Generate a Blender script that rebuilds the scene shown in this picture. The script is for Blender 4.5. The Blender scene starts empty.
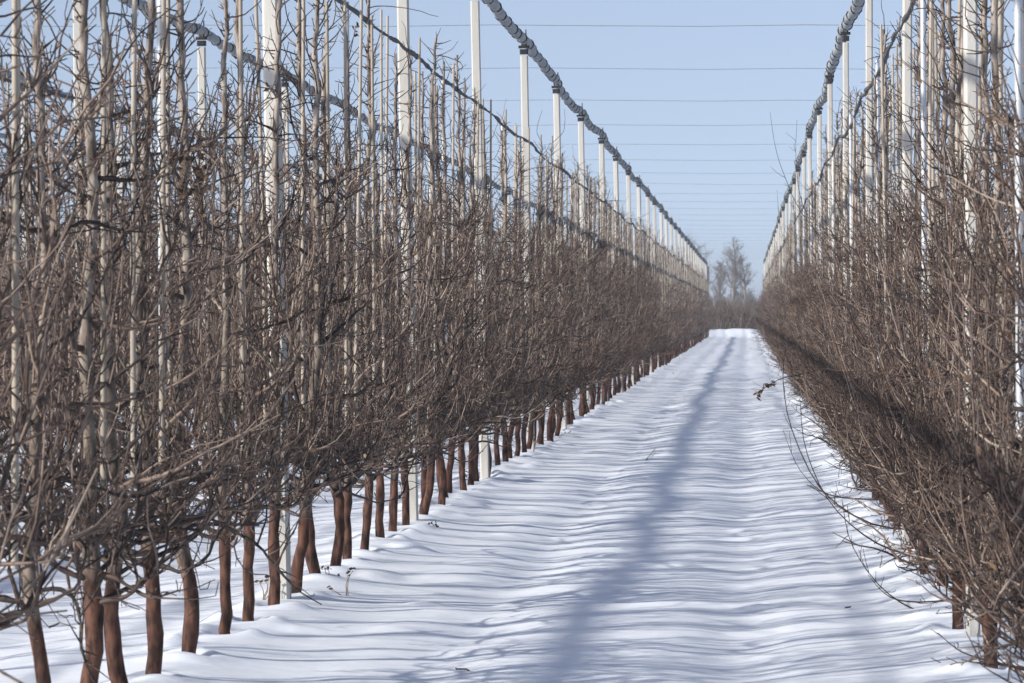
import bpy, math, random
import numpy as np
from mathutils import Vector, Matrix, Euler
random.seed(7)
R = math.radians
scn = bpy.context.scene
COL = scn.collection

# ------------------------------------------------------------------ constants
FPX = 4000.0
CAMH = 1.55
YAW, PITCH = math.atan(235 / FPX), math.atan(29.5 / FPX)
SUN_AZ_BACK = R(35)          # sun stands to the left and this much behind the viewer
SUN_EL = R(23.5)
ROW_END = 250.0
ROWS = {  # name: (x, first post y, lean of posts, where the row starts being built)
    'L1': (-2.45, 21.2), 'L2': (-5.95, 19.6), 'L3': (-9.52, 20.4), 'L4': (-12.95, 22.0), 'L5': (-16.45, 20.9),
    'R1': (1.08, 19.2), 'R2': (4.58, 20.7)}
ROWTXT = {'L1': 'left row', 'L2': 'second left row', 'L3': 'third left row', 'L4': 'fourth left row', 'L5': 'fifth left row',
          'R1': 'right row', 'R2': 'second right row'}
POST_STEP = 8.04

def view_ray(px, py):
    """direction through a pixel of the photograph, used to read off where a thing stands"""
    d = Vector(((px - 512) / FPX, -(py - 341.5) / FPX, -1.0))
    return (Euler((R(90) - PITCH, 0, YAW)).to_matrix() @ d)
def at_depth(px, py, Y):
    d = view_ray(px, py); return Vector((0, 0, CAMH)) + d * (Y / d.y)
def on_ground(px, py):
    d = view_ray(px, py); t = -CAMH / d.z; p = d * t
    for _ in range(6):
        t = (CAMH - float(gh(p.x, p.y))) / -d.z; p = d * t
    return p.x, p.y

# ------------------------------------------------------------------ noise and ground height
def vnoise(x, y, seed=0):
    x = np.asarray(x, float); y = np.asarray(y, float)
    xi = np.floor(x).astype(np.int64); yi = np.floor(y).astype(np.int64)
    fx = x - xi; fy = y - yi
    fx = fx * fx * (3 - 2 * fx); fy = fy * fy * (3 - 2 * fy)
    def h(a, b):
        n = (a * 374761393 + b * 668265263 + seed * 1442695041) & 0xffffffff
        n = ((n ^ (n >> 13)) * 1274126177) & 0xffffffff
        n = n ^ (n >> 16)
        return (n & 0xffff) / 65535.0 * 2 - 1
    return (h(xi, yi) * (1 - fx) + h(xi + 1, yi) * fx) * (1 - fy) + (h(xi, yi + 1) * (1 - fx) + h(xi + 1, yi + 1) * fx) * fy

def gh(x, y):
    x = np.asarray(x, float); y = np.asarray(y, float)
    c = (x + 0.69) / 3.52                         # alleys repeat with the rows
    u = (c - np.round(c)) * 3.52                  # -1.76 .. 1.76, 0 = alley centre
    wob = 0.07 * vnoise(y * 0.35, 3.1, 5)
    rut = np.exp(-((np.abs(u + wob) - 0.66) / 0.22) ** 2)
    z = -0.042 * rut * (0.8 + 0.3 * vnoise(x * 0.8, y * 0.5, 6))
    z = z + 0.045 * np.exp(-((np.abs(u) - 1.76) / 0.35) ** 2)
    z = z + 0.009 * vnoise(x * 1.1, y * 1.3, 1) + 0.008 * vnoise(x * 1.7 + 9 + y * .5, y * 2.3 - x * .3, 2) + 0.0030 * vnoise(x * 3.2, y * 7, 3)
    z = z + 0.0016 * vnoise(x * 13, y * 17, 4)
    z = z + 0.035 * vnoise(x * .35, y * .16, 8) + .02 * vnoise(x * .7, y * .45, 9)
    lump = np.clip(vnoise(x * 2.3 + 40, y * 2.6, 11) - 0.60, 0, 1)
    z = z + (0.05 + .11 * np.clip((np.abs(u) - 1.2) / .4, 0, 1)) * lump
    inr = np.clip((400 - y) / 120, 0, 1)
    z = z * inr
    # ploughed bank of snow across the end of the alley
    bank = np.exp(-((y - 268) / 4.0) ** 2) * 0.42 * (1 + .25 * vnoise(x * .9, y * .2, 21))
    return z + bank - .045

# ------------------------------------------------------------------ mesh building
class MB:
    """collects tubes, boxes and quads for ONE mesh"""
    def __init__(s): s.v = []; s.f = []; s.n = 0; s.t = []; s.tone = .5
    def add(s, v, f):
        v = np.asarray(v, float).reshape(-1, 3); s.t.append(np.full(len(v), s.tone)); f = np.asarray(f, np.int64).reshape(-1, 4)
        s.v.append(v); s.f.append(f + s.n); s.n += len(v)
    def arrays(s):
        return np.concatenate(s.v), np.concatenate(s.f)
    def tube(s, P, r, sides=4, cap=False, phase=0.0):
        P = np.asarray(P, float); n = len(P); r = np.broadcast_to(np.asarray(r, float), (n,))
        T = np.gradient(P, axis=0); T /= (np.linalg.norm(T, axis=1)[:, None] + 1e-9)
        t0 = T.mean(0); a = np.array([0, 0, 1.0]) if abs(t0[2]) < 0.8 * np.linalg.norm(t0) + 1e-9 else np.array([1.0, 0, 0])
        U = np.cross(T, a); U /= (np.linalg.norm(U, axis=1)[:, None] + 1e-9); W = np.cross(T, U)
        ang = np.arange(sides) / sides * 2 * np.pi + phase
        V = P[:, None, :] + r[:, None, None] * (np.cos(ang)[None, :, None] * U[:, None, :] + np.sin(ang)[None, :, None] * W[:, None, :])
        i = np.arange(n - 1)[:, None] * sides; j = np.arange(sides)[None, :]; k = (j + 1) % sides
        F = np.stack([i + j, i + k, i + sides + k, i + sides + j], -1).reshape(-1, 4)
        s.add(V.reshape(-1, 3), F)
        if cap:
            for e, P0 in ((0, P[0]), (n - 1, P[-1])):
                b = s.n; s.add(np.concatenate([V[e], P0[None]]), np.array([[q, (q + 1) % sides, sides, sides] for q in range(sides)])[:, [0, 1, 2, 2]] if False else
                               np.array([[q, (q + 1) % sides, (q + 2) % sides, sides] for q in range(0, sides, 2)]))
    def box(s, c, d, tilt=None, bevel=0.0):
        """box of size d centred on c, its vertical edges cut back by bevel"""
        x, y, z = d[0] / 2, d[1] / 2, d[2] / 2; b = bevel
        if b > 0:
            ring = [(x, y - b), (x - b, y), (-x + b, y), (-x, y - b), (-x, -y + b), (-x + b, -y), (x - b, -y), (x, -y + b)]
        else:
            ring = [(x, y), (-x, y), (-x, -y), (x, -y)]
        m = len(ring)
        V = [(p, q, -z) for p, q in ring] + [(p, q, z) for p, q in ring]
        F = [(i, (i + 1) % m, m + (i + 1) % m, m + i) for i in range(m)]
        if m == 4: F += [(3, 2, 1, 0), (4, 5, 6, 7)]
        else:
            for o in (0, 8): F += [(o + 0, o + 1, o + 2, o + 3), (o + 0, o + 3, o + 4, o + 7), (o + 4, o + 5, o + 6, o + 7)]
        V = np.array(V, float)
        if tilt is not None: V = V @ np.array(tilt.to_3x3()).T
        s.add(V + np.array(c, float), F)
    def quad(s, a, b, c, d): s.add([a, b, c, d], [(0, 1, 2, 3)])

def mesh_from(name, V, F, mat, smooth=True, tone=None):
    me = bpy.data.meshes.new(name)
    me.vertices.add(len(V)); me.vertices.foreach_set('co', np.asarray(V, np.float32).ravel())
    me.loops.add(len(F) * 4); me.loops.foreach_set('vertex_index', np.asarray(F, np.int32).ravel())
    me.polygons.add(len(F)); me.polygons.foreach_set('loop_start', np.arange(len(F), dtype=np.int32) * 4)
    me.update(calc_edges=True)
    me.polygons.foreach_set('use_smooth', np.full(len(F), bool(smooth)))
    me.validate(); me.update()
    if tone is not None and len(tone) == len(me.vertices):
        a = me.attributes.new('bark_shade_tone', 'FLOAT', 'POINT'); a.data.foreach_set('value', np.asarray(tone, np.float32))  # per-branch bark tone, mostly random; also paints in lit and shaded twig contrast
    me.materials.append(mat)
    return me
def obj(name, mb, mat, parent=None, smooth=True, loc=None):
    V, F = mb.arrays() if isinstance(mb, MB) else mb
    o = bpy.data.objects.new(name, mesh_from(name, V, F, mat, smooth)); COL.objects.link(o)
    if parent: o.parent = parent
    if loc is not None: o.location = loc
    return o
def empty(name, loc=(0, 0, 0), rot=(0, 0, 0)):
    o = bpy.data.objects.new(name, None); COL.objects.link(o); o.location = loc; o.rotation_euler = rot
    o.empty_display_size = .1
    return o
def tag(o, label=None, cat=None, group=None, kind=None):
    for k, v in (('label', label), ('category', cat), ('group', group), ('kind', kind)):
        if v: o[k] = v
    return o
def dup(root):
    r = root.copy(); COL.objects.link(r)
    for ch in root.children:
        c = ch.copy(); COL.objects.link(c); c.parent = r
        for g in ch.children:
            d = g.copy(); COL.objects.link(d); d.parent = c
    return r
ONES = 'zeroth first second third fourth fifth sixth seventh eighth ninth tenth eleventh twelfth thirteenth fourteenth fifteenth sixteenth seventeenth eighteenth nineteenth'.split()
def ordw(n):
    if n < 20: return ONES[n]
    t = {2: 'twent', 3: 'thirt', 4: 'fort'}[n // 10]
    return t + 'ieth' if n % 10 == 0 else t + 'y-' + ONES[n % 10]

# ------------------------------------------------------------------ materials
def mat_new(name):
    m = bpy.data.materials.new(name); m.use_nodes = True
    nt = m.node_tree; b = nt.nodes['Principled BSDF']; return m, nt, b
def N(nt, t, **kw):
    n = nt.nodes.new(t)
    for k, v in kw.items():
        if k.startswith('i_'): n.inputs[k[2:].replace('_', ' ')].default_value = v
        else: setattr(n, k, v)
    return n
def noise_mat(name, ca, cb, scale=8, rough=.85, detail=4, objvar=0.0, bump=0.0, bscale=60, stretch=None, spec=.3, metallic=0.0, lo=.3, hi=.7):
    m, nt, b = mat_new(name); L = nt.links.new
    tc = N(nt, 'ShaderNodeTexCoord'); src = tc.outputs['Object']
    if stretch:
        mp = N(nt, 'ShaderNodeMapping'); mp.inputs['Scale'].default_value = stretch; L(src, mp.inputs[0]); src = mp.outputs[0]
    no = N(nt, 'ShaderNodeTexNoise'); no.inputs['Scale'].default_value = scale; no.inputs['Detail'].default_value = detail; L(src, no.inputs['Vector'])
    cr = N(nt, 'ShaderNodeValToRGB'); cr.color_ramp.elements[0].position = lo; cr.color_ramp.elements[1].position = hi
    cr.color_ramp.elements[0].color = (*ca, 1); cr.color_ramp.elements[1].color = (*cb, 1); L(no.outputs['Fac'], cr.inputs[0])
    col = cr.outputs[0]
    if objvar:
        oi = N(nt, 'ShaderNodeObjectInfo'); mr = N(nt, 'ShaderNodeMapRange'); mr.inputs['To Min'].default_value = 1 - objvar; mr.inputs['To Max'].default_value = 1 + objvar
        L(oi.outputs['Random'], mr.inputs[0]); vm = N(nt, 'ShaderNodeVectorMath', operation='SCALE'); L(col, vm.inputs[0]); L(mr.outputs[0], vm.inputs['Scale']); col = vm.outputs[0]
    L(col, b.inputs['Base Color']); b.inputs['Roughness'].default_value = rough; b.inputs['Specular IOR Level'].default_value = spec
    b.inputs['Metallic'].default_value = metallic
    if bump:
        n2 = N(nt, 'ShaderNodeTexNoise'); n2.inputs['Scale'].default_value = bscale; L(src, n2.inputs['Vector'])
        bp = N(nt, 'ShaderNodeBump'); bp.inputs['Strength'].default_value = bump; bp.inputs['Distance'].default_value = .01
        L(n2.outputs['Fac'], bp.inputs['Height']); L(bp.outputs[0], b.inputs['Normal'])
    return m

def snow_mat():
    m, nt, b = mat_new('snow'); L = nt.links.new
    tc = N(nt, 'ShaderNodeTexCoord')
    n1 = N(nt, 'ShaderNodeTexNoise'); n1.inputs['Scale'].default_value = 1.3; n1.inputs['Detail'].default_value = 5; L(tc.outputs['Object'], n1.inputs['Vector'])
    cr = N(nt, 'ShaderNodeValToRGB'); cr.color_ramp.elements[0].color = (.74, .79, .87, 1); cr.color_ramp.elements[1].color = (.82, .86, .92, 1)
    L(n1.outputs['Fac'], cr.inputs[0]); L(cr.outputs[0], b.inputs['Base Color'])
    b.inputs['Roughness'].default_value = .62; b.inputs['Specular IOR Level'].default_value = .25
    b.inputs['Subsurface Weight'].default_value = .85; b.inputs['Subsurface Scale'].default_value = .07; b.inputs['Subsurface Radius'].default_value = (1, .9, .8)
    mp = N(nt, 'ShaderNodeMapping'); mp.inputs['Scale'].default_value = (.85, 1.0, 1); L(tc.outputs['Object'], mp.inputs[0])
    n2 = N(nt, 'ShaderNodeTexNoise'); n2.inputs['Scale'].default_value = 9; n2.inputs['Detail'].default_value = 6; L(mp.outputs[0], n2.inputs['Vector'])
    bp = N(nt, 'ShaderNodeBump'); bp.inputs['Strength'].default_value = .26; bp.inputs['Distance'].default_value = .025
    L(n2.outputs['Fac'], bp.inputs['Height'])
    n3 = N(nt, 'ShaderNodeTexNoise'); n3.inputs['Scale'].default_value = 180; L(tc.outputs['Object'], n3.inputs['Vector'])
    b2 = N(nt, 'ShaderNodeBump'); b2.inputs['Strength'].default_value = .25; b2.inputs['Distance'].default_value = .004
    L(n3.outputs['Fac'], b2.inputs['Height']); L(bp.outputs[0], b2.inputs['Normal']); L(b2.outputs[0], b.inputs['Normal'])
    return m

def trunk_mat():
    """bark with the red-brown coat of paint on its lowest half metre"""
    m, nt, b = mat_new('painted_bark'); L = nt.links.new
    tc = N(nt, 'ShaderNodeTexCoord'); oi = N(nt, 'ShaderNodeObjectInfo')
    sx = N(nt, 'ShaderNodeSeparateXYZ'); L(tc.outputs['Object'], sx.inputs[0])
    mp = N(nt, 'ShaderNodeMapping'); mp.inputs['Scale'].default_value = (1, 1, .35); L(tc.outputs['Object'], mp.inputs[0])
    no = N(nt, 'ShaderNodeTexNoise'); no.inputs['Scale'].default_value = 30; no.inputs['Detail'].default_value = 7; L(mp.outputs[0], no.inputs['Vector'])
    def ramp(a, c, lo=.35, hi=.65):
        r = N(nt, 'ShaderNodeValToRGB'); r.color_ramp.elements[0].color = (*a, 1); r.color_ramp.elements[1].color = (*c, 1)
        r.color_ramp.elements[0].position = lo; r.color_ramp.elements[1].position = hi; L(no.outputs['Fac'], r.inputs[0]); return r.outputs[0]
    paint = ramp((.030, .017, .014), (.122, .060, .042), .38, .62); bark = ramp((.05, .038, .032), (.22, .18, .145)); shoot = ramp((.085, .068, .056), (.335, .29, .25), .36, .62)
    mr = N(nt, 'ShaderNodeMapRange'); mr.inputs['From Min'].default_value = 1.1; mr.inputs['From Max'].default_value = 2.1; L(sx.outputs['Z'], mr.inputs[0])
    m1 = N(nt, 'ShaderNodeMix', data_type='RGBA'); L(mr.outputs[0], m1.inputs['Factor']); L(bark, m1.inputs[6]); L(shoot, m1.inputs[7])
    # paint height .42 - .62 m, ragged edge
    ad = N(nt, 'ShaderNodeMath', operation='MULTIPLY_ADD'); ad.inputs[1].default_value = .16; L(no.outputs['Fac'], ad.inputs[0]); L(sx.outputs['Z'], ad.inputs[2])
    sb = N(nt, 'ShaderNodeMath', operation='MULTIPLY_ADD'); sb.inputs[1].default_value = -.22; L(oi.outputs['Random'], sb.inputs[0]); L(ad.outputs[0], sb.inputs[2])
    m2 = N(nt, 'ShaderNodeMapRange'); m2.inputs['From Min'].default_value = .44; m2.inputs['From Max'].default_value = .54; L(sb.outputs[0], m2.inputs[0])
    mx = N(nt, 'ShaderNodeMix', data_type='RGBA'); L(m2.outputs[0], mx.inputs['Factor']); L(paint, mx.inputs[6]); L(m1.outputs[2], mx.inputs[7])
    L(mx.outputs[2], b.inputs['Base Color']); b.inputs['Roughness'].default_value = .85; b.inputs['Specular IOR Level'].default_value = .2
    bp = N(nt, 'ShaderNodeBump'); bp.inputs['Strength'].default_value = .6; bp.inputs['Distance'].default_value = .006
    L(no.outputs['Fac'], bp.inputs['Height']); L(bp.outputs[0], b.inputs['Normal'])
    return m

def twig_mat():
    m, nt, b = mat_new('twig_bark'); L = nt.links.new
    tc = N(nt, 'ShaderNodeTexCoord'); no = N(nt, 'ShaderNodeTexNoise'); no.inputs['Scale'].default_value = 16; no.inputs['Detail'].default_value = 3; L(tc.outputs['Object'], no.inputs['Vector'])
    at = N(nt, 'ShaderNodeAttribute'); at.attribute_name = 'bark_shade_tone'; oi = N(nt, 'ShaderNodeObjectInfo')
    a = N(nt, 'ShaderNodeMath', operation='MULTIPLY_ADD'); a.inputs[1].default_value = .75; L(no.outputs['Fac'], a.inputs[0]); L(at.outputs['Fac'], a.inputs[2])
    c = N(nt, 'ShaderNodeMath', operation='MULTIPLY_ADD'); c.inputs[1].default_value = .14; L(oi.outputs['Random'], c.inputs[0]); L(a.outputs[0], c.inputs[2])
    cr = N(nt, 'ShaderNodeValToRGB'); e = cr.color_ramp.elements; e[0].position = .30; e[0].color = (.018, .012, .010, 1); e[1].position = 1.0; e[1].color = (.095, .070, .055, 1)
    sc_ = N(nt, 'ShaderNodeMath', operation='MULTIPLY'); sc_.inputs[1].default_value = .68; L(c.outputs[0], sc_.inputs[0]); L(sc_.outputs[0], cr.inputs[0])
    n = e.new(.62); n.color = (.085, .056, .043, 1); n = e.new(.86); n.color = (.205, .148, .116, 1); e[len(e) - 1].color = (.32, .255, .205, 1)  # near-black to pale tan: bark variety plus light-and-dark contrast put into the colour
    L(cr.outputs[0], b.inputs['Base Color']); b.inputs['Roughness'].default_value = .62; b.inputs['Specular IOR Level'].default_value = .35
    return m

M = dict(
    snow=snow_mat(), trunk=trunk_mat(),
    twig=twig_mat(),
    leaf=noise_mat('dead_leaf', (.05, .032, .023), (.15, .095, .06), scale=9, objvar=.2),
    cane=noise_mat('cane', (.24, .205, .165), (.40, .355, .295), scale=3, objvar=.18, stretch=(1, 1, .3), rough=.6),
    post=noise_mat('white_concrete', (.34, .33, .30), (.52, .51, .475), scale=5, objvar=.06, bump=.2, stretch=(1, 1, .25)),
    cap=noise_mat('black_plastic', (.012, .012, .013), (.022, .022, .024), scale=10, rough=.5),
    pipe=noise_mat('galvanised_steel', (.40, .43, .46), (.50, .53, .56), scale=20, rough=.5, metallic=.3),
    net=noise_mat('grey_netting', (.20, .22, .235), (.34, .365, .38), scale=14, rough=.9, bump=.8, bscale=45, stretch=(1, .5, 1)),
    netdark=noise_mat('dark_netting', (.05, .05, .055), (.11, .11, .115), scale=25, rough=.9),
    wire=noise_mat('wire', (.16, .165, .17), (.24, .245, .25), scale=4, rough=.5, metallic=.3),
    far=noise_mat('far_twigs', (.07, .052, .042), (.15, .115, .09), scale=.6),
    fartree=noise_mat('far_bark', (.12, .105, .095), (.18, .16, .145), scale=1),
    wood=noise_mat('distant_wood', (.05, .05, .05), (.09, .085, .08), scale=.05),
    weed=noise_mat('dry_weed', (.14, .10, .06), (.25, .19, .12), scale=30),
)

# ------------------------------------------------------------------ sky, sun, camera
w = bpy.data.worlds.new('World'); scn.world = w; w.use_nodes = True
nt = w.node_tree; bg = nt.nodes['Background']
sky = nt.nodes.new('ShaderNodeTexSky'); sky.sky_type = 'NISHITA'; sky.sun_disc = False
sky.sun_elevation = SUN_EL; sky.sun_rotation = math.atan2(-math.cos(SUN_AZ_BACK), -math.sin(SUN_AZ_BACK))
sky.air_density = 1.0; sky.dust_density = 1.0; sky.ozone_density = 2.0; sky.altitude = 100
hs = nt.nodes.new('ShaderNodeHueSaturation'); hs.inputs['Saturation'].default_value = .79
tc = nt.nodes.new('ShaderNodeTexCoord'); va = nt.nodes.new('ShaderNodeVectorMath'); va.operation = 'ADD'; va.inputs[1].default_value = (0, 0, .145)
nt.links.new(tc.outputs['Generated'], va.inputs[0]); nt.links.new(va.outputs[0], sky.inputs['Vector'])
tn = nt.nodes.new('ShaderNodeVectorMath'); tn.operation = 'MULTIPLY'; tn.inputs[1].default_value = (1.04, .945, .965)
nt.links.new(sky.outputs[0], tn.inputs[0]); nt.links.new(tn.outputs[0], hs.inputs['Color']); nt.links.new(hs.outputs[0], bg.inputs['Color'])
bg.inputs['Strength'].default_value = 0.109
sl = bpy.data.lights.new('sun', 'SUN'); sl.energy = 3.6; sl.angle = R(.6); sl.color = (1, .95, .875)
so = bpy.data.objects.new('sun', sl); COL.objects.link(so)
sd = Vector((-math.cos(SUN_AZ_BACK) * math.cos(SUN_EL), -math.sin(SUN_AZ_BACK) * math.cos(SUN_EL), math.sin(SUN_EL)))
so.rotation_euler = sd.to_track_quat('Z', 'Y').to_euler()
cd = bpy.data.cameras.new('camera'); cam = bpy.data.objects.new('camera', cd); COL.objects.link(cam)
cam.location = (0, 0, CAMH); cam.rotation_euler = (R(90) - PITCH, 0, YAW)
cd.sensor_width = 36; cd.lens = FPX / 1024 * 36; cd.clip_start = .5; cd.clip_end = 6000
cd.dof.use_dof = True; cd.dof.focus_distance = 29; cd.dof.aperture_fstop = 14
scn.camera = cam
scn.view_settings.view_transform = 'Standard'; scn.view_settings.look = 'None'; scn.view_settings.gamma = 1; scn.view_settings.exposure = .75
scn.cycles.max_bounces = 5; scn.cycles.diffuse_bounces = 3; scn.cycles.glossy_bounces = 2; scn.cycles.volume_bounces = 0
scn.cycles.use_adaptive_sampling = True; scn.cycles.adaptive_threshold = .015
scn.cycles.use_denoising = True

# ------------------------------------------------------------------ snow ground (one sheet to the horizon)
def expand(a, b, n, p=2.2):
    t = np.linspace(0, 1, n + 1)[1:] ** p; return a + (b - a) * t
xs = np.concatenate([-expand(10.5, 2500, 16)[::-1], np.arange(-10.5, -3.2, .11), np.arange(-3.2, 1.7, .032), np.arange(1.7, 6.5, .16), expand(6.5, 2500, 16)])
ys = np.concatenate([np.linspace(-60, 8, 30)[:-1], np.arange(8, 30, .045), np.arange(30, 70, .11), np.arange(70, 290, .55), expand(290, 4800, 30)])
X, Y = np.meshgrid(xs, ys); Z = gh(X, Y)
def hollow(x, y, r0=.05):
    if not (xs[20] < x < 6 and 9 < y < 69): return
    i0, i1 = np.searchsorted(xs, (x - .4, x + .4)); j0, j1 = np.searchsorted(ys, (y - .4, y + .4)); a = X[j0:j1, i0:i1] - x; b = Y[j0:j1, i0:i1] - y; d = np.hypot(a, b)
    an = np.arctan2(b, a); k = 1 + .5 * np.sin(an * 2 + x * 40 + y * 7)
    Z[j0:j1, i0:i1] += -.045 * np.exp(-(d / (r0 * 1.3)) ** 2) + .024 * k * np.exp(-((d - r0 * 2.6) / .075) ** 2)

# ------------------------------------------------------------------ fruit trees
rng = np.random.default_rng(11)
def unit(v): return v / (np.linalg.norm(v) + 1e-9)
def wander(p0, d0, length, nseg, jit, up, droop=0.0):
    """a branch: random walk whose direction turns towards up"""
    P = [np.array(p0, float)]; d = unit(np.array(d0, float)); st = length / nseg
    for i in range(nseg):
        d = unit(d + rng.normal(0, jit, 3) + np.array([0, 0, up - droop * (1 - i / nseg)]) )
        P.append(P[-1] + d * st)
    return np.array(P), d
def leader(H):
    zz = np.linspace(-.12, H, 46); n = len(zz)
    a1, a2 = rng.uniform(0, 6.28, 2); amp = rng.uniform(.012, .058)
    low = np.sin(np.clip(zz, 0, 1) * rng.uniform(4.5, 7.5) + rng.uniform(-.5, .5)) * amp * np.exp(-zz * .7)
    x = low * math.cos(a1) + .018 * np.cumsum(rng.normal(0, 1, n)) * .35
    y = low * math.sin(a1) + .018 * np.cumsum(rng.normal(0, 1, n)) * .35
    lean = rng.normal(0, .028, 2); x += lean[0] * np.clip(zz, 0, 1.0); y += lean[1] * np.clip(zz, 0, 1.0)
    x -= x[1]; y -= y[1]
    r = np.interp(zz, [-.12, .05, .25, .55, .62, 1, 2, 3, H], [.036, .0325, .030, .031, .035, .026, .0185, .014, .0085])
    r = r * (1 + rng.normal(0, .05, n)) * (1 + .09 * vnoise(zz * 6, 1.3, int(rng.integers(1, 999))))
    kz = rng.uniform(.12, .5); r = r + .006 * np.exp(-((zz - kz) / .05) ** 2) * rng.random()
    return np.stack([x, y, zz], 1), r
def make_tree_arrays(lod=0, side=0):
    H = rng.uniform(3.35, 3.8)
    P, r = leader(H)
    tm = MB(); tm.tube(P, r, 8 if lod == 0 else 5)
    cm = MB(); lm = MB()
    def on_leader(z):
        i = np.interp(z, P[:, 2], np.arange(len(P))); k = int(i); k = min(k, len(P) - 2); return P[k] + (P[k + 1] - P[k]) * (i - k), np.interp(z, P[:, 2], r)
    def secondary(Q, rad, n, lmul=1.0, t0=.15):
        for _ in range(n):
            cm.tone = float(np.clip(rng.normal(.5, .3), 0, 1)); t = rng.uniform(t0, 1) ** .8; k = t * (len(Q) - 1); i = min(int(k), len(Q) - 2); p = Q[i] + (Q[i + 1] - Q[i]) * (k - i)
            pd = unit(Q[i + 1] - Q[i]); d = unit(pd * .5 + rng.normal(0, .5, 3) + np.array([0, 0, .55]))
            L = rng.choice([rng.uniform(.05, .14), rng.uniform(.14, .32), rng.uniform(.28, .52)], p=[.34, .41, .25]) * lmul
            if lod == 0:
                ns = max(2, int(L / .06)); q, _ = wander(p, d, L, ns, .20, .13); r0 = .0026 + .0060 * L ** .5 * rng.uniform(.6, 1.1)
                cm.tube(q, np.linspace(r0, .0017, len(q)), 3)
                for _ in range(int(L / .085)):
                    j = rng.integers(1, len(q)); dd = unit(unit(q[j] - q[j - 1]) * .4 + rng.normal(0, .6, 3) + np.array([0, 0, .2]))
                    l2 = rng.uniform(.015, .10); cm.tone = float(rng.uniform(0, .6)); q2 = np.array([q[j], q[j] + dd * l2 * .5, q[j] + unit(dd + rng.normal(0, .3, 3)) * l2])
                    cm.tube(q2, [.0024, .0022, .0026], 3)
            else:
                q, _ = wander(p, d, L, 2, .2, .06); cm.tube(q, np.linspace(.0050, .0032, len(q)), 3)
    np_ = (21 if side else 26) if lod == 0 else 14
    az = rng.uniform(0, 6.28)
    for i in range(np_):
        z = .47 + ((2.15 if side else 2.4) - .47) * ((i + rng.uniform(0, .8)) / np_) ** 1.7
        az += 2.4 + rng.normal(0, .5)
        if side and z < 1.5 and rng.random() < .55: az_ = math.pi + rng.normal(0, .75)
        else: az_ = az
        p, tr = on_leader(z)
        el = rng.uniform(-.12 if z > .7 else .05, .75); L = np.interp(z, [.5, 1.2, 1.9, 2.5], [.76, .68, .45, .30]) * rng.uniform(.6, 1.15)
        if side and math.cos(az_) < 0: L *= 1 - .40 * abs(math.cos(az_))
        if side and z > 1.3: L *= .72
        d = np.array([math.cos(az_) * math.cos(el), math.sin(az_) * math.cos(el), math.sin(el)])
        q, _ = wander(p, d, L, 13 if lod == 0 else 4, .19, rng.uniform(-.02, .15))
        r0 = min(.0145, tr * .62) * rng.uniform(.5, 1.0)
        rr = np.linspace(r0, .0028, len(q)) * (1 + rng.normal(0, .15, len(q)))
        cm.tone = float(np.clip(rng.normal(.3, .25), 0, 1)); cm.tube(q, np.clip(rr, .0025, 1), 5 if lod == 0 else 3)
        secondary(q, r0, rng.integers(7, 12) if lod == 0 else 6)
    if side and lod == 0:       # vigorous water shoots sweeping out over the alley and turning up
        for _ in range(30):
            z = rng.uniform(.18, .75); p, _ = on_leader(z)
            a = math.pi + rng.normal(0, .85); e = rng.uniform(-.05, 1.1); d = np.array([math.cos(a), math.sin(a), math.tan(e)])
            L = rng.uniform(.34, .46 + .58 * max(e, 0)); q, _ = wander(p, d, L, 13, .06, rng.uniform(.02, .10)); cm.tube(q, np.linspace(.0068, .0018, len(q)), 4)
            secondary(q, .006, 3, .5, .3)
    for _ in range(6 if lod == 0 else 3):       # lowest tier of knobbly limbs
        z = rng.uniform(.46, .85); p, tr = on_leader(z); a = rng.uniform(0, 6.28); el = rng.uniform(-.05, .4); cm.tone = float(rng.uniform(0, .45))
        L = rng.uniform(.35, .7) * (.7 if side and math.cos(a) < 0 else 1); q, _ = wander(p, (math.cos(a), math.sin(a), math.tan(el)), L, 11 if lod == 0 else 4, .24, .06)
        cm.tube(q, np.clip(np.linspace(.0125, .004, len(q)) * (1 + rng.normal(0, .15, len(q))), .003, 1), 5 if lod == 0 else 3)
        secondary(q, .01, rng.integers(8, 13) if lod == 0 else 5, .75)
    for _ in range(10 if lod == 0 else 5):      # upright one-year shoots
        a = rng.uniform(0, 6.28); z = rng.uniform(.6, 1.75); rr_ = rng.uniform(.05, .42) * (1.15 - z * .35); p, _ = on_leader(z)
        p = p + np.array([math.cos(a), math.sin(a), 0]) * rr_; L = rng.uniform(.35, .95); cm.tone = float(rng.uniform(.25, .95))
        q, _ = wander(p, (math.cos(a) * .25 + rng.normal(0, .15), math.sin(a) * .25 + rng.normal(0, .15), 1), L, 9 if lod == 0 else 3, .07, .12)
        cm.tube(q, np.linspace(.0058, .0022, len(q)), 4 if lod == 0 else 3)
        if lod == 0: secondary(q, .005, 7, .28, .1)
    # spurs and short shoots on the upper leader
    for _ in range(135 if lod == 0 else 30):
        z = rng.uniform(1.3, H - .02); p, tr = on_leader(z)
        a = rng.uniform(0, 6.28); el = rng.uniform(-.1, 1.15); d = np.array([math.cos(a) * math.cos(el), math.sin(a) * math.cos(el), math.sin(el)])
        cm.tone = float(rng.uniform(0, .8)); L = rng.choice([rng.uniform(.03, .10), rng.uniform(.10, .24), rng.uniform(.28, .6)], p=[.70, .25, .05])
        q, _ = wander(p, d, L, max(2, int(L / .06)) if lod == 0 else 2, .2, .10)
        cm.tube(q, np.linspace(.0048 if lod == 0 else .006, .002, len(q)), 3)
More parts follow.
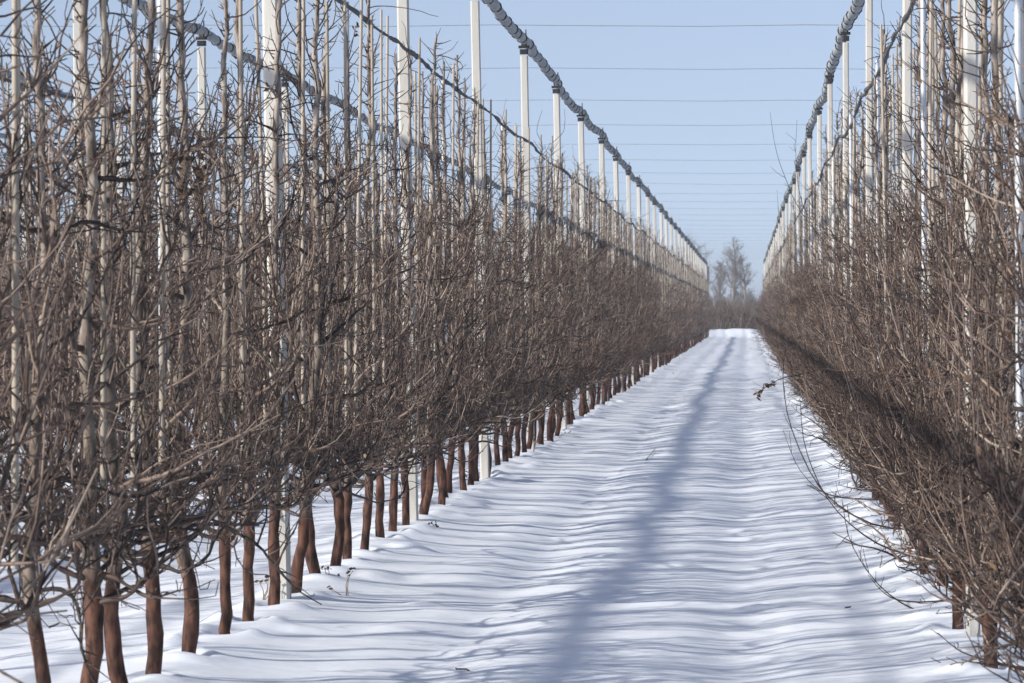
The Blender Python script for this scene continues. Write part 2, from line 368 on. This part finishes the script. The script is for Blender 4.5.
    # a few leaves that never fell
    if lod == 0:
        V, F = cm.arrays()
        for _ in range(int(rng.integers(10, 22))):
            c = V[rng.integers(0, len(V))]
            a = rng.normal(0, 1, 3); u = unit(a); v = unit(np.cross(u, rng.normal(0, 1, 3))); n = np.cross(u, v)
            s = rng.uniform(.014, .032); curl = rng.uniform(.3, .9) * s
            base = [c - u * s, c + v * s * .5 - n * curl * .3, c + u * s * 1.1 - n * curl, c - v * s * .45 - n * curl * .3]
            mid = c + u * .1 * s
            lm.quad(base[0], base[1], mid, base[3]); lm.quad(mid, base[1], base[2], base[3])
    return tm.arrays(), cm.arrays(), (lm.arrays() if lod == 0 else None), np.concatenate(cm.t)

def tree_proto(side):
    t, c, l, tn = make_tree_arrays(0, side)
    return (mesh_from('trunk', *t, M['trunk']), mesh_from('crown', *c, M['twig'], True, tn), mesh_from('dead_leaves', *l, M['leaf'], False))
PROT = [tree_proto(0) for _ in range(11)]
PROS = [tree_proto(1) for _ in range(7)]
LOD = [make_tree_arrays(1) for _ in range(9)]

def new_tree(meshes):
    r = empty('fruit_tree')
    for nm, me in zip(('trunk', 'crown', 'dead_leaves'), meshes):
        o = bpy.data.objects.new(nm, me); COL.objects.link(o); o.parent = r
    return r
first_tree = {}

def cane_mb():
    m = MB(); z0 = rng.uniform(.62, .95); zz = [z0]; rr = [.0135]; z = z0 + .1
    while z < 3.5:
        k = .0135 - .0012 * z; zz += [z - .012, z, z + .012]; rr += [k, k * 1.13, k]; z += rng.uniform(.20, .30)
    zz.append(3.55); rr.append(.0085); zz = np.array(zz)
    b = rng.normal(0, .02, 2)
    P = np.stack([b[0] * np.sin(zz * .9), b[1] * np.sin(zz * .8 + 1), zz], 1); m.tube(P, rr, 8, cap=True); return m
CANES = [mesh_from('cane', *cane_mb().arrays(), M['cane']) for _ in range(6)]

L1Y = [13.8, 14.6, 15.7, 16.4, 17.4, 18.7, 19.6, 20.6, 21.5, 22.7, 23.6, 24.5, 25.5, 26.7, 27.6, 28.65]
def tree_positions(row):
    if row == 'L1': head = [9.7, 10.8, 11.8, 12.8] + L1Y; y = head[-1] + 1
    elif row == 'R1': head = [13.3, 14.3, 15.35, 16.3, 17.4]; y = 18.4
    else: head = []; y = {'L2': 13.2, 'L3': 16.6, 'L4': 60, 'L5': 80, 'R2': 60}[row]
    out = list(head)
    while y < ROW_END - 1: out.append(y + rng.normal(0, .07)); y += 1.005
    return out
def place_text(row, y):
    p0 = ROWS[row][1]; k = math.floor((y - p0) / POST_STEP)
    return k
def frame_x(x, y): return 747 + FPX * x / y
stuffV, stuffF, stuffT = [], [], []
stuff = {'trunk': ([], [], 0), 'crown': ([], [], 0), 'cane': ([], [], 0)}
class Acc:
    def __init__(s): s.v = []; s.f = []; s.n = 0
    def add(s, V, F): s.v.append(V); s.f.append(F + s.n); s.n += len(V)
accT, accC, accP = Acc(), Acc(), Acc()
cane_arr = MB(); cane_arr.tube([(0, 0, .8), (0, 0, 1.7), (0, 0, 3.5)], [.014, .0125, .010], 4); cane_arr = cane_arr.arrays()
LIMIT = {'L1': 102, 'R1': 92, 'L2': 92, 'L3': 86, 'L4': 0, 'L5': 0, 'R2': 0}
ntree = 0
for row in ROWS:
    rx, p0 = ROWS[row]; cnt = {}
    for y in tree_positions(row):
        x = rx + rng.normal(0, .03) * (0 if row == 'L1' and y < 29 else 1)
        z = float(gh(x, y)); s = rng.uniform(.95, 1.05)
        hollow(x, y)
        k = place_text(row, y); cnt[k] = cnt.get(k, 0) + 1; nth = cnt[k]
        fx = frame_x(x, y)
        visible = (-60 < fx < 1085)
        cx = x + (-.06 if rng.random() < .5 else .06); cyy = y + rng.uniform(.05, .22) * rng.choice([-1, 1])
        cz = float(gh(cx, cyy)); clean = rng.normal(0, .006, 2); cs = rng.uniform(.92, 1.02)
        if visible and y < LIMIT[row]:
            pool = PROS if row == 'R1' else PROT
            vi = int(rng.integers(0, len(pool))); key = (row == 'R1', vi)
            if key not in first_tree: t = first_tree[key] = new_tree(pool[vi])
            else: t = dup(first_tree[key])
            t.location = (x, y, z - .01)
            t.rotation_euler = (rng.normal(0, .008), rng.normal(0, .008), rng.normal(0, .35) if row == 'R1' else rng.uniform(0, 6.283))
            sg_ = s * rng.uniform(.84, 1.06); t.scale = (sg_, sg_, s * rng.uniform(.97, 1.03))
            if k < 0:
                n_before = int(sum(1 for q in [0])) ; where = None
            lab_k = k
            t['_k'] = k; t['_n'] = nth; t['_row'] = row; t['_y'] = float(y)
            ntree += 1
            c = bpy.data.objects.new('support_cane', CANES[int(rng.integers(0, 6))]); COL.objects.link(c)
            c.location = (cx, cyy, cz); c.rotation_euler = (clean[0], clean[1], rng.uniform(0, 6.28)); c.scale = (1, 1, cs)
            c['_k'] = k; c['_n'] = nth; c['_row'] = row; c['_y'] = float(y)
        else:
            tt, cc, _, tn = LOD[int(rng.integers(0, len(LOD)))]
            a = rng.uniform(0, 6.283); Rm = np.array([[math.cos(a), -math.sin(a), 0], [math.sin(a), math.cos(a), 0], [0, 0, 1]]).T * s
            off = np.array([x, y, z - .01])
            accT.add(tt[0] @ Rm + off, tt[1]); accC.add(cc[0] @ Rm + off, cc[1]); stuffT.append(tn)
            accP.add(cane_arr[0] * np.array([1, 1, cs]) + np.array([cx, cyy, cz]), cane_arr[1])
nx, ny = len(xs), len(ys)
idx = np.arange(nx * ny).reshape(ny, nx)
F = np.stack([idx[:-1, :-1], idx[:-1, 1:], idx[1:, 1:], idx[1:, :-1]], -1).reshape(-1, 4)
g = obj('snow_ground', (np.stack([X, Y, Z], -1).reshape(-1, 3), F), M['snow']); tag(g, kind='structure')

# labels: every tree and cane counted from the white posts of its own row
from collections import defaultdict
bef = defaultdict(list)
for o in list(COL.objects):
    if '_k' in o.keys():
        if o['_k'] < 0: bef[(o['_row'], o.name.startswith('fruit'))].append(o)
for key, lst in bef.items():
    lst.sort(key=lambda o: -o['_y'])
    for i, o in enumerate(lst): o['_n'] = i + 1
# L2/L3 rows: number posts from the first one inside the frame
first_seen = {}
for row in ROWS:
    rx, p0 = ROWS[row]; k = 0
    while not (-20 < frame_x(rx, p0 + k * POST_STEP) < 1040): k += 1
    first_seen[row] = k
kb = defaultdict(list)
for o in list(COL.objects):
    if '_k' not in o.keys(): continue
    row, k, n = o['_row'], o['_k'], o['_n']; fs = first_seen[row]; tree = o.name.startswith('fruit')
    if k < fs: kb[(row, tree)].append(o); continue
    pos = '%s, %s beyond its %s white post' % (ROWTXT[row], ordw(n), ordw(k - fs + 1))
    o['_lab'] = pos
for (row, tree), lst in kb.items():
    lst.sort(key=lambda o: -o['_y'])
    for i, o in enumerate(lst): o['_lab'] = '%s, %s in front of its first white post' % (ROWTXT[row], ordw(i + 1))
for o in list(COL.objects):
    if '_lab' not in o.keys(): continue
    row = o['_row']
    if o.name.startswith('fruit'): tag(o, 'bare fruit tree, ' + o['_lab'], 'fruit tree', 'bare fruit trees of the ' + ROWTXT[row])
    else: tag(o, 'thin pale support cane, ' + o['_lab'], 'cane', 'support canes of the ' + ROWTXT[row])
    for kk in ('_k', '_n', '_row', '_y', '_lab'): del o[kk]

# the trees and canes beyond the 300 that show largest
sr = empty('distant_fruit_trees'); tag(sr, 'mass of bare fruit trees far down the rows and behind them', 'fruit trees', kind='stuff')
for nm, acc, mt in (('trunks', accT, M['trunk']), ('crowns', accC, M['twig'])):
    o = bpy.data.objects.new(nm, mesh_from(nm, np.concatenate(acc.v), np.concatenate(acc.f), mt, True, np.concatenate(stuffT) if nm == 'crowns' else None)); COL.objects.link(o); o.parent = sr; o['kind'] = 'stuff'
o = obj('distant_canes', (np.concatenate(accP.v), np.concatenate(accP.f)), M['cane']); tag(o, 'pale support canes far down the rows and behind them', 'canes', kind='stuff')
print('trees', ntree, 'stuff faces', sum(len(f) for f in accC.f))

# ------------------------------------------------------------------ posts, caps and pipes
def post_meshes(wd):
    m = MB(); m.box((0, 0, 2.08), (wd, wd, 4.76), bevel=.012)
    c = MB(); c.box((0, 0, 4.505), (wd + .012, wd + .012, .055), bevel=.014); c.box((0, 0, 4.56), (wd + .04, .05, .03))
    c.box((wd * .3, 0, 4.66), (.012, .03, .19)); c.box((-wd * .3, .01, 4.65), (.012, .03, .15))
    return mesh_from('shaft', *m.arrays(), M['post'], False), mesh_from('cap', *c.arrays(), M['cap'], False)
PM = {}
lastk = {}
LEAN = {'L1': -.019, 'R1': -.004}
post_tops = {}
for row in ROWS:
    rx, p0 = ROWS[row]; wd = .085 if row[0] == 'L' else .064
    sm, cpm = PM.setdefault(wd, post_meshes(wd)); proto = None
    tops = []; k = -2
    while p0 + k * POST_STEP < ROW_END + 1:
        y = p0 + k * POST_STEP + rng.normal(0, .05)
        if k == 0: y = p0
        dxp = -.02 if row == 'L1' and k == 0 else 0
        if k < 0: y -= 1.0
        x = rx + dxp; z = float(gh(x, y)); ln = LEAN.get(row, -.01) + rng.normal(0, .003)
        tops.append((x + math.sin(ln) * 4.55, y, z * 0 + 4.55))
        fx = frame_x(x, y)
        seen = -40 < fx < 1060
        if seen:
            if proto is None:
                r = empty('net_post')
                for nm, me in (('shaft', sm), ('cap', cpm)):
                    o = bpy.data.objects.new(nm, me); COL.objects.link(o); o.parent = r
                proto = r
            else: r = dup(proto)
            r.location = (x, y, 0); r.rotation_euler = (rng.normal(0, .003), ln, rng.normal(0, .06))
            r.scale = (1, 1, 1)
            tag(r, 'white concrete net post, %s, %s from its near end' % (ROWTXT[row], ordw(k - first_seen[row] + 1) if k >= first_seen[row] else 'foremost'), 'post', 'white net posts of the ' + ROWTXT[row])
        k += 1
    post_tops[row] = tops
pm = MB(); pm.tube([(0, 0, 1.08), (0, 0, 3.5)], .0165, 12, cap=True)
pipe_me = mesh_from('steel_pipe', *pm.arrays(), M['pipe'])
for row in ('L1', 'R1', 'L2'):
    rx, p0 = ROWS[row]
    for k in range(-1, 12):
        y = p0 + (k + .5) * POST_STEP - .1; fx = frame_x(rx, y)
        if not (-20 < fx < 1040) or y > 100: continue
        x = rx - .05; o = bpy.data.objects.new('steel_pipe', pipe_me); COL.objects.link(o); o.location = (x, y, float(gh(x, y))); o.rotation_euler = (0, -.006, 0)
        kk = k - first_seen[row]
        wh = 'beyond its %s white post' % ordw(kk + 1) if kk >= 0 else 'nearest, before its first white post'
        tag(o, 'shiny galvanised steel pipe, %s, %s' % (ROWTXT[row], wh), 'steel pipe', 'steel pipes between the white posts')

# ------------------------------------------------------------------ rolled hail net along the post tops, with its ties
def net_roll(row, full):
    tops = post_tops[row]; tx = np.array([t[0] for t in tops]); ty = np.array([t[1] for t in tops])
    st = .11 if full else .4
    Y = np.arange(ty[0], ty[-1], st); xx = np.interp(Y, ty, tx)
    ph = np.interp(Y, ty, np.arange(len(ty))); fr = ph - np.floor(ph)
    seg = np.floor(ph).astype(int)
    sg = rng.uniform(.03, .10, len(ty) + 1)[seg]; sw = rng.normal(0, .022 if row != 'L3' else .012, len(ty) + 1)[seg]
    zz = 4.65 - sg * 4 * fr * (1 - fr) + .012 * vnoise(Y * 1.7, 2.0, 31)
    xx = xx + sw * np.sin(np.pi * fr) + .018 * vnoise(Y * 1.3, 7.0, 32)
    tie_step = 1.0; u = (Y / tie_step) % 1.0
    rad = .053 + .005 * np.sin(np.pi * u) ** .6 + .006 * vnoise(Y * 6, 1.0, 33) - .004
    P = np.stack([xx, Y, zz], 1)
    m = MB(); m.tube(P, rad, 10 if full else 6)
    root = empty('rolled_hail_net', (tx[0], ty[0], 4.6)); 
    V, F = m.arrays()
    # rough the surface: folds of cloth
    nrm = V - np.repeat(P, 10 if full else 6, axis=0); f = 1 + .22 * vnoise(V[:, 1] * 5, np.arctan2(nrm[:, 2], nrm[:, 0]) * 2.2, 34)
    V = np.repeat(P, 10 if full else 6, axis=0) + nrm * f[:, None]
    V = V - np.array([tx[0], ty[0], 4.6])
    obj('net_cloth', (V, F), M['net'], root)
    # free end hangs down at the last post
    e = MB(); ex, ey, ez = xx[-1], Y[-1], zz[-1]
    Q = np.array([(ex, ey - .05, ez), (ex, ey + .18, ez - .05), (ex + .02, ey + .27, ez - .35), (ex + .02, ey + .26, ez - .9), (ex, ey + .24, ez - 1.4)]) - np.array([tx[0], ty[0], 4.6])
    e.tube(Q, [.06, .075, .09, .09, .06], 8); obj('net_tail', e, M['net'], root)
    # ties
    yt = np.arange(math.ceil(Y[0]), Y[-1], tie_step); rest = MB(); n = 0
    for y in yt:
        c = np.array([np.interp(y, Y, xx), y, np.interp(y, Y, zz)]); a = np.arange(13) / 12 * 2 * np.pi
        tl = rng.uniform(-.5, .5)
        rr = .055 + .003 * rng.random()
        ring = np.stack([np.cos(a) * rr, np.sin(a) * tl * .06, np.sin(a) * rr], 1) + c - np.array([tx[0], ty[0], 4.6])
        if not full: continue
        t = MB(); t.tube(ring, .007, 4)
        if row in ('L1', 'R1') and 30 < y and n < 100: obj('tie', t, M['cap'], root); n += 1
        else: rest.add(*t.arrays())
    if rest.n:
        o = obj('far_ties', rest, M['cap'], root); o['kind'] = 'stuff'
    tag(root, 'long grey hail net rolled up along the post tops of the ' + ROWTXT[row], 'rolled net', 'rolled hail nets over the rows')
for row in ROWS: net_roll(row, row in ('L1', 'R1', 'L2', 'L3'))

# dark twisted net cord lower down each row
def net_cord(row):
    tops = post_tops[row]; rx = ROWS[row][0]; ty = np.array([t[1] for t in tops]); sidex = .075 if row[0] == 'L' else -.07
    Y = np.arange(ty[0], ty[-1], .10 if row in ('L1', 'R1') else .3)
    tx = np.interp(Y, ty, [t[0] for t in tops]); tx = rx + (tx - rx) * .75 + sidex
    ph = np.interp(Y, ty, np.arange(len(ty))); fr = ph - np.floor(ph); seg = np.floor(ph).astype(int)
    sg = rng.uniform(.02, .10, len(ty) + 1)[seg]
    zz = 3.45 - sg * 4 * fr * (1 - fr) + .012 * vnoise(Y * .9, 1.0, 41)
    rad = .014 + .007 * vnoise(Y * 2.1, 1.0, 42) + .004 * vnoise(Y * 9, 1.0, 43)
    m = MB(); m.tube(np.stack([tx + .01 * vnoise(Y * 2, 5, 44), Y, zz], 1), np.clip(rad, .008, 1), 6)
    o = obj('twisted_netting', m, M['netdark']); tag(o, 'dark sagging cord of twisted netting strung along the ' + ROWTXT[row], 'net cord', 'dark net cords along the rows')
for row in ('L1', 'R1', 'L2', 'L3', 'R2'): net_cord(row)

# cross wires from row to row over every post line
k = 0
for i in range(0, 27):
    y = ROWS['L1'][1] + POST_STEP * (i + 2) 
    m = MB(); xx = np.linspace(-30, 16, 40); sag = .05 * np.sin((xx + .69) / 3.52 * 2 * np.pi)
    tilt = rng.normal(-.006, .003)
    m.tube(np.stack([xx, np.full(40, y), 4.79 + (xx + .7) * tilt + .01 * np.sin(xx * 1.8)], 1), .0030, 4)
    o = obj('cross_wire', m, M['wire']); n = i
    tag(o, 'thin cable crossing the sky between the rows, %s down from the top of the view' % ordw(i + 1), 'wire', 'cross wires over the alley')

# leaning anchor posts at the far row ends
for row in ('L1', 'R1'):
    r = empty('anchor_post', (ROWS[row][0], ROW_END + 1.6, 0), (R(-14), 0, 0)); m = MB(); m.box((0, 0, 2.1), (.12, .12, 4.7), bevel=.015); obj('shaft', m, M['netdark'], r, False)
    m = MB(); m.box((0, 0, 4.48), (.14, .14, .06), bevel=.015); obj('cap', m, M['cap'], r, False)
    tag(r, 'dark leaning anchor post closing the far end of the ' + ROWTXT[row], 'post')

# ------------------------------------------------------------------ long shoots over the alley, as parts of right-row trees
def near_tree(row, y):
    best = None
    for o in COL.objects:
        if o.name.startswith('fruit_tree') and abs(o.location.x - ROWS[row][0]) < .3:
            d = abs(o.location.y - y)
            if best is None or d < best[0]: best = (d, o)
    return best[1]
def smooth(P, n=14):
    P = np.array(P, float); t = np.linspace(0, len(P) - 1, n); out = []
    for u in t:
        i = min(int(u), len(P) - 2); f = u - i
        p0 = P[max(i - 1, 0)]; p1 = P[i]; p2 = P[i + 1]; p3 = P[min(i + 2, len(P) - 1)]
        out.append(.5 * ((2 * p1) + (-p0 + p2) * f + (2 * p0 - 5 * p1 + 4 * p2 - p3) * f * f + (-p0 + 3 * p1 - 3 * p2 + p3) * f ** 3))
    return np.array(out)
def shoot(pts, r0, leaves=0, kids=5, row='R1'):
    """pts: (pixel x, pixel y, distance); the last is where it leaves the tree"""
    t = near_tree(row, pts[-1][2]); W = [at_depth(*p) for p in pts]
    inv = Matrix.LocRotScale(t.location, t.rotation_euler, t.scale).inverted()
    P = smooth([tuple(inv @ p) for p in W], 16)
    m = MB(); m.tube(P, np.linspace(.0018, r0, len(P)), 4)
    for _ in range(kids):
        i = rng.integers(1, len(P) - 2); d = unit(-(P[i + 1] - P[i]) + rng.normal(0, .01, 3)); d = unit(d + rng.normal(0, .6, 3)); L = rng.uniform(.04, .22)
        q, _ = wander(P[i], d, L, 4, .15, .1); m.tube(q, np.linspace(.0028, .0016, len(q)), 3)
    o = obj('long_shoot', m, M['twig'], t)
    if leaves:
        l = MB()
        for _ in range(leaves):
            c = P[rng.integers(0, 6)] + rng.normal(0, .022, 3); u = unit(rng.normal(0, 1, 3)); v = unit(np.cross(u, rng.normal(0, 1, 3))); n = np.cross(u, v); s = rng.uniform(.025, .045)
            l.quad(c - u * s, c + v * s * .5, c + u * .2 * s + n * s * .3, c - v * s * .5); l.quad(c + u * .2 * s + n * s * .3, c + v * s * .5, c + u * s, c - v * s * .5)
        obj('dead_leaves', l, M['leaf'], o, False)
shoot([(770, 112, 40), (776, 150, 40), (787, 182, 40.3), (803, 215, 41), (842, 262, 41.5)], .0045)
shoot([(797, 120, 44), (796, 160, 44), (803, 205, 44.2), (832, 262, 44.6)], .004)
shoot([(777, 190, 55), (781, 230, 55), (795, 262, 55.5), (820, 290, 56)], .004)
shoot([(757, 394, 44), (768, 386, 44), (783, 378, 44.3), (812, 372, 44.8), (846, 360, 45)], .009, leaves=20)
shoot([(786, 345, 27), (783, 380, 26.6), (792, 430, 26), (822, 490, 25.4), (872, 524, 25), (925, 530, 25)], .007, kids=9)
shoot([(800, 400, 25), (806, 450, 24.6), (832, 505, 24), (880, 545, 23.4), (936, 560, 23)], .007, kids=9)
shoot([(783, 430, 30), (800, 470, 29.6), (830, 495, 29), (890, 500, 28.5)], .006, kids=7)
shoot([(842, 500, 22), (852, 545, 21.8), (884, 590, 21.4), (930, 615, 21), (980, 612, 20.6)], .007, kids=9)
shoot([(868, 575, 21), (890, 597, 20.8), (925, 602, 20.5), (985, 596, 20)], .006, kids=7)
shoot([(931, 658, 17.8), (955, 668, 17.7), (980, 665, 17.5), (1000, 655, 17.4)], .005, kids=5)
shoot([(938, 633, 17.9), (962, 652, 17.7), (1000, 664, 17.4)], .005, kids=3)

# ------------------------------------------------------------------ weeds and fallen twigs on the snow
WEED = [((744, 333), 'dark dead stems on the snow bank closing the alley', .5), ((752, 334), 'small dark stub right of the stems on the snow bank', .35),
        ((348, 596), 'dry forked weed on the snow beside the near left trunks', .16), ((331, 578), 'short dead seedhead poking up beside a left row trunk', .10),
        ((557, 437), 'dry curled weed where the left trunks begin to merge', .20), ((676, 378), 'small bent dry weed far along the left snow edge', .25),
        ((433, 527), 'tiny dead stub in the snow before a left trunk', .07), ((533, 452), 'thin dry stalk by the distant left trunks', .22),
        ((1000, 600), 'dead stalk among the lowest right row branches', .2), ((262, 600), 'faint dry grass tuft behind the near left trunks', .14)]
for (px, py), lab, h in WEED:
    x, y = on_ground(px, py); z = float(gh(x, y)); r = empty('dry_weed', (x, y, z)); m = MB()
    for s_ in range(rng.integers(2, 5)):
        q, d = wander((0, 0, -.03), (rng.normal(0, .4), rng.normal(0, .4), 1), h * rng.uniform(.7, 1.2), 6, .18, .02); m.tube(q, np.linspace(.0035, .0015, len(q)), 4)
        hd = MB()
        for _ in range(3):
            c = q[-1] + rng.normal(0, .007, 3); u = unit(rng.normal(0, 1, 3)) * .016; v = unit(rng.normal(0, 1, 3)) * .010; hd.quad(c - u, c + v, c + u, c - v)
        obj('seedhead', hd, M['leaf'], r, False)
    obj('stalk', m, M['weed'], r)
    tag(r, lab, 'dry weed')
TW = [((655, 450), (646, 460), 'thin fallen twig lying along the dark shadow strip'), ((820, 488), (806, 486), 'fallen twig on the snow near the right row'),
      ((456, 671), (470, 673), 'short dark twig on the snow at the bottom edge'), ((850, 609), (846, 610), 'tiny bark scrap on the snow in front of right row')]
for a, b, lab in TW:
    xa, ya = on_ground(*a); xb, yb = on_ground(*b); n = 6; t = np.linspace(0, 1, n)
    px = xa + (xb - xa) * t + rng.normal(0, .004, n); py = ya + (yb - ya) * t; m = MB()
    m.tube(np.stack([px, py, gh(px, py) + .012], 1), .004, 5); o = obj('fallen_twig', m, M['twig']); tag(o, lab, 'twig')

for (px, py, D, row, nl, sp) in ((207, 160, 16.4, 'L1', 16, .055), (222, 195, 16.3, 'L1', 8, .04), (352, 30, 25.5, 'L1', 5, .03), (262, 285, 19.6, 'L1', 7, .05),
                                 (505, 270, 42, 'L1', 10, .10), (560, 262, 52, 'L1', 12, .12), (1008, 150, 15.3, 'R1', 5, .03), (955, 500, 20, 'R1', 6, .05)):
    t = near_tree(row, D); inv = Matrix.LocRotScale(t.location, t.rotation_euler, t.scale).inverted()
    wp = at_depth(px, py, t.location.y); wp.x = t.location.x + (wp.x - t.location.x) * .6; c0 = np.array(inv @ wp); l = MB()
    for _ in range(nl):
        c = c0 + rng.normal(0, sp, 3); u = unit(rng.normal(0, 1, 3)); v = unit(np.cross(u, rng.normal(0, 1, 3))); n = np.cross(u, v); sz = rng.uniform(.018, .036)
        l.quad(c - u * sz, c + v * sz * .5, c + u * .2 * sz + n * sz * .4, c - v * sz * .5); l.quad(c + u * .2 * sz + n * sz * .4, c + v * sz * .5, c + u * sz, c - v * sz * .5)
    obj('dead_leaves', l, M['leaf'], t, False)

# ------------------------------------------------------------------ beyond the rows
def bare_tree(px, Yd, H, lab, seed, spread=.165):
    global rng
    rng = np.random.default_rng(seed)
    p = at_depth(px, 312, Yd); x = p.x
    root = empty('bare_tree', (x, Yd, 0)); tr = MB(); cr = MB()
    P, _ = wander((0, 0, -.2), (0, 0, 1), H * .97, 16, .03, .1); rr = np.linspace(H * .022, .03, len(P)); tr.tube(P, rr, 7)
    for i in range(52):
        t = rng.uniform(.12, .98); k = t * 16; j = min(int(k), 15); q0 = P[j] + (P[j + 1] - P[j]) * (k - j); a = rng.uniform(0, 6.28)
        L = H * spread * rng.uniform(.6, 1.15) * (.45 + .75 * math.sin(math.pi * min(1, (t + .12) * .86))); d = (math.cos(a), math.sin(a), rng.uniform(.6, 1.5))
        q, _ = wander(q0, d, L, 7, .12, .04); cr.tube(q, np.linspace(.07 * (1.2 - t), .025, len(q)), 4)
        for _ in range(11):
            m_ = rng.integers(1, len(q)); d2 = unit(q[m_] - q[m_ - 1]) * .8 + rng.normal(0, .5, 3) + np.array([0, 0, .2]); q2, _ = wander(q[m_], d2, L * rng.uniform(.25, .6), 4, .12, .03)
            cr.tube(q2, np.linspace(.013, .007, len(q2)), 3)
            for _ in range(4):
                m2 = rng.integers(1, len(q2)); q3, _ = wander(q2[m2], rng.normal(0, 1, 3) + np.array([0, 0, .4]), L * .3, 2, .15, .03); cr.tube(q3, [.006, .005, .0045], 3)
    obj('trunk', tr, M['fartree'], root); obj('crown', cr, M['fartree'], root); tag(root, lab, 'tree')
bare_tree(732, 400, 8.9, 'tallest bare tree in the gap at the end of the alley', 3)
bare_tree(719, 405, 7.0, 'slender bare tree left of the tallest one in the gap', 4)
bare_tree(746, 410, 7.3, 'bare tree right of the tallest one in the gap', 5)
bare_tree(694, 380, 8.2, 'bare tree half hidden behind the far end of left row', 6, .26)
rng = np.random.default_rng(99)

def brush(name, x0, x1, y0, y1, n, h, r, mat, lab, cat):
    a = MB()
    for _ in range(n):
        x = rng.uniform(x0, x1); y = rng.uniform(y0, y1); hh = h * rng.uniform(.55, 1.12)
        q, _ = wander((x, y, -.05), (rng.normal(0, .35), rng.normal(0, .35), 1), hh, 4, .16, .08); a.tube(q, np.linspace(r, r * .4, 5), 3)
    o = obj(name, a, mat); tag(o, lab, cat, kind='stuff')
brush('thicket', -30, 22, 275, 287, 9000, 2.5, .03, M['far'], 'brown leafless thicket closing the end of the alley', 'thicket')
a = MB()
for _ in range(900):
    x = rng.uniform(-260, 200); y = rng.uniform(1300, 1400); r = rng.uniform(2.2, 4.5); h = rng.uniform(4.5, 8.8)
    q, _ = wander((x, y, -.3), (0, 0, 1), h, 4, .05, .1); a.tube(q, np.array([.5, .8, 1, .7, .2]) * r * .8, 6)
o = obj('distant_woodland', a, M['wood']); tag(o, 'blue-grey distant wood along the horizon', 'woodland', kind='stuff')

# ------------------------------------------------------------------ thin winter haze
HAZE = 0.0006
if HAZE:
    hm = bpy.data.materials.new('haze'); hm.use_nodes = True; nt = hm.node_tree
    for n in list(nt.nodes):
        if n.type == 'BSDF_PRINCIPLED': nt.nodes.remove(n)
    pv = nt.nodes.new('ShaderNodeVolumePrincipled'); pv.inputs['Color'].default_value = (.86, .92, 1, 1); pv.inputs['Density'].default_value = HAZE; pv.inputs['Anisotropy'].default_value = .2
    nt.links.new(pv.outputs[0], nt.nodes['Material Output'].inputs['Volume'])
    b = MB(); x0, x1, y0, y1, z0, z1 = -2510, 2510, -70, 4810, -1.5, 14
    b.box(((x0 + x1) / 2, (y0 + y1) / 2, (z0 + z1) / 2), (x1 - x0, y1 - y0, z1 - z0))
    o = obj('haze', b, hm, None, False); tag(o, 'thin pale winter haze over the whole orchard', 'haze', kind='stuff')
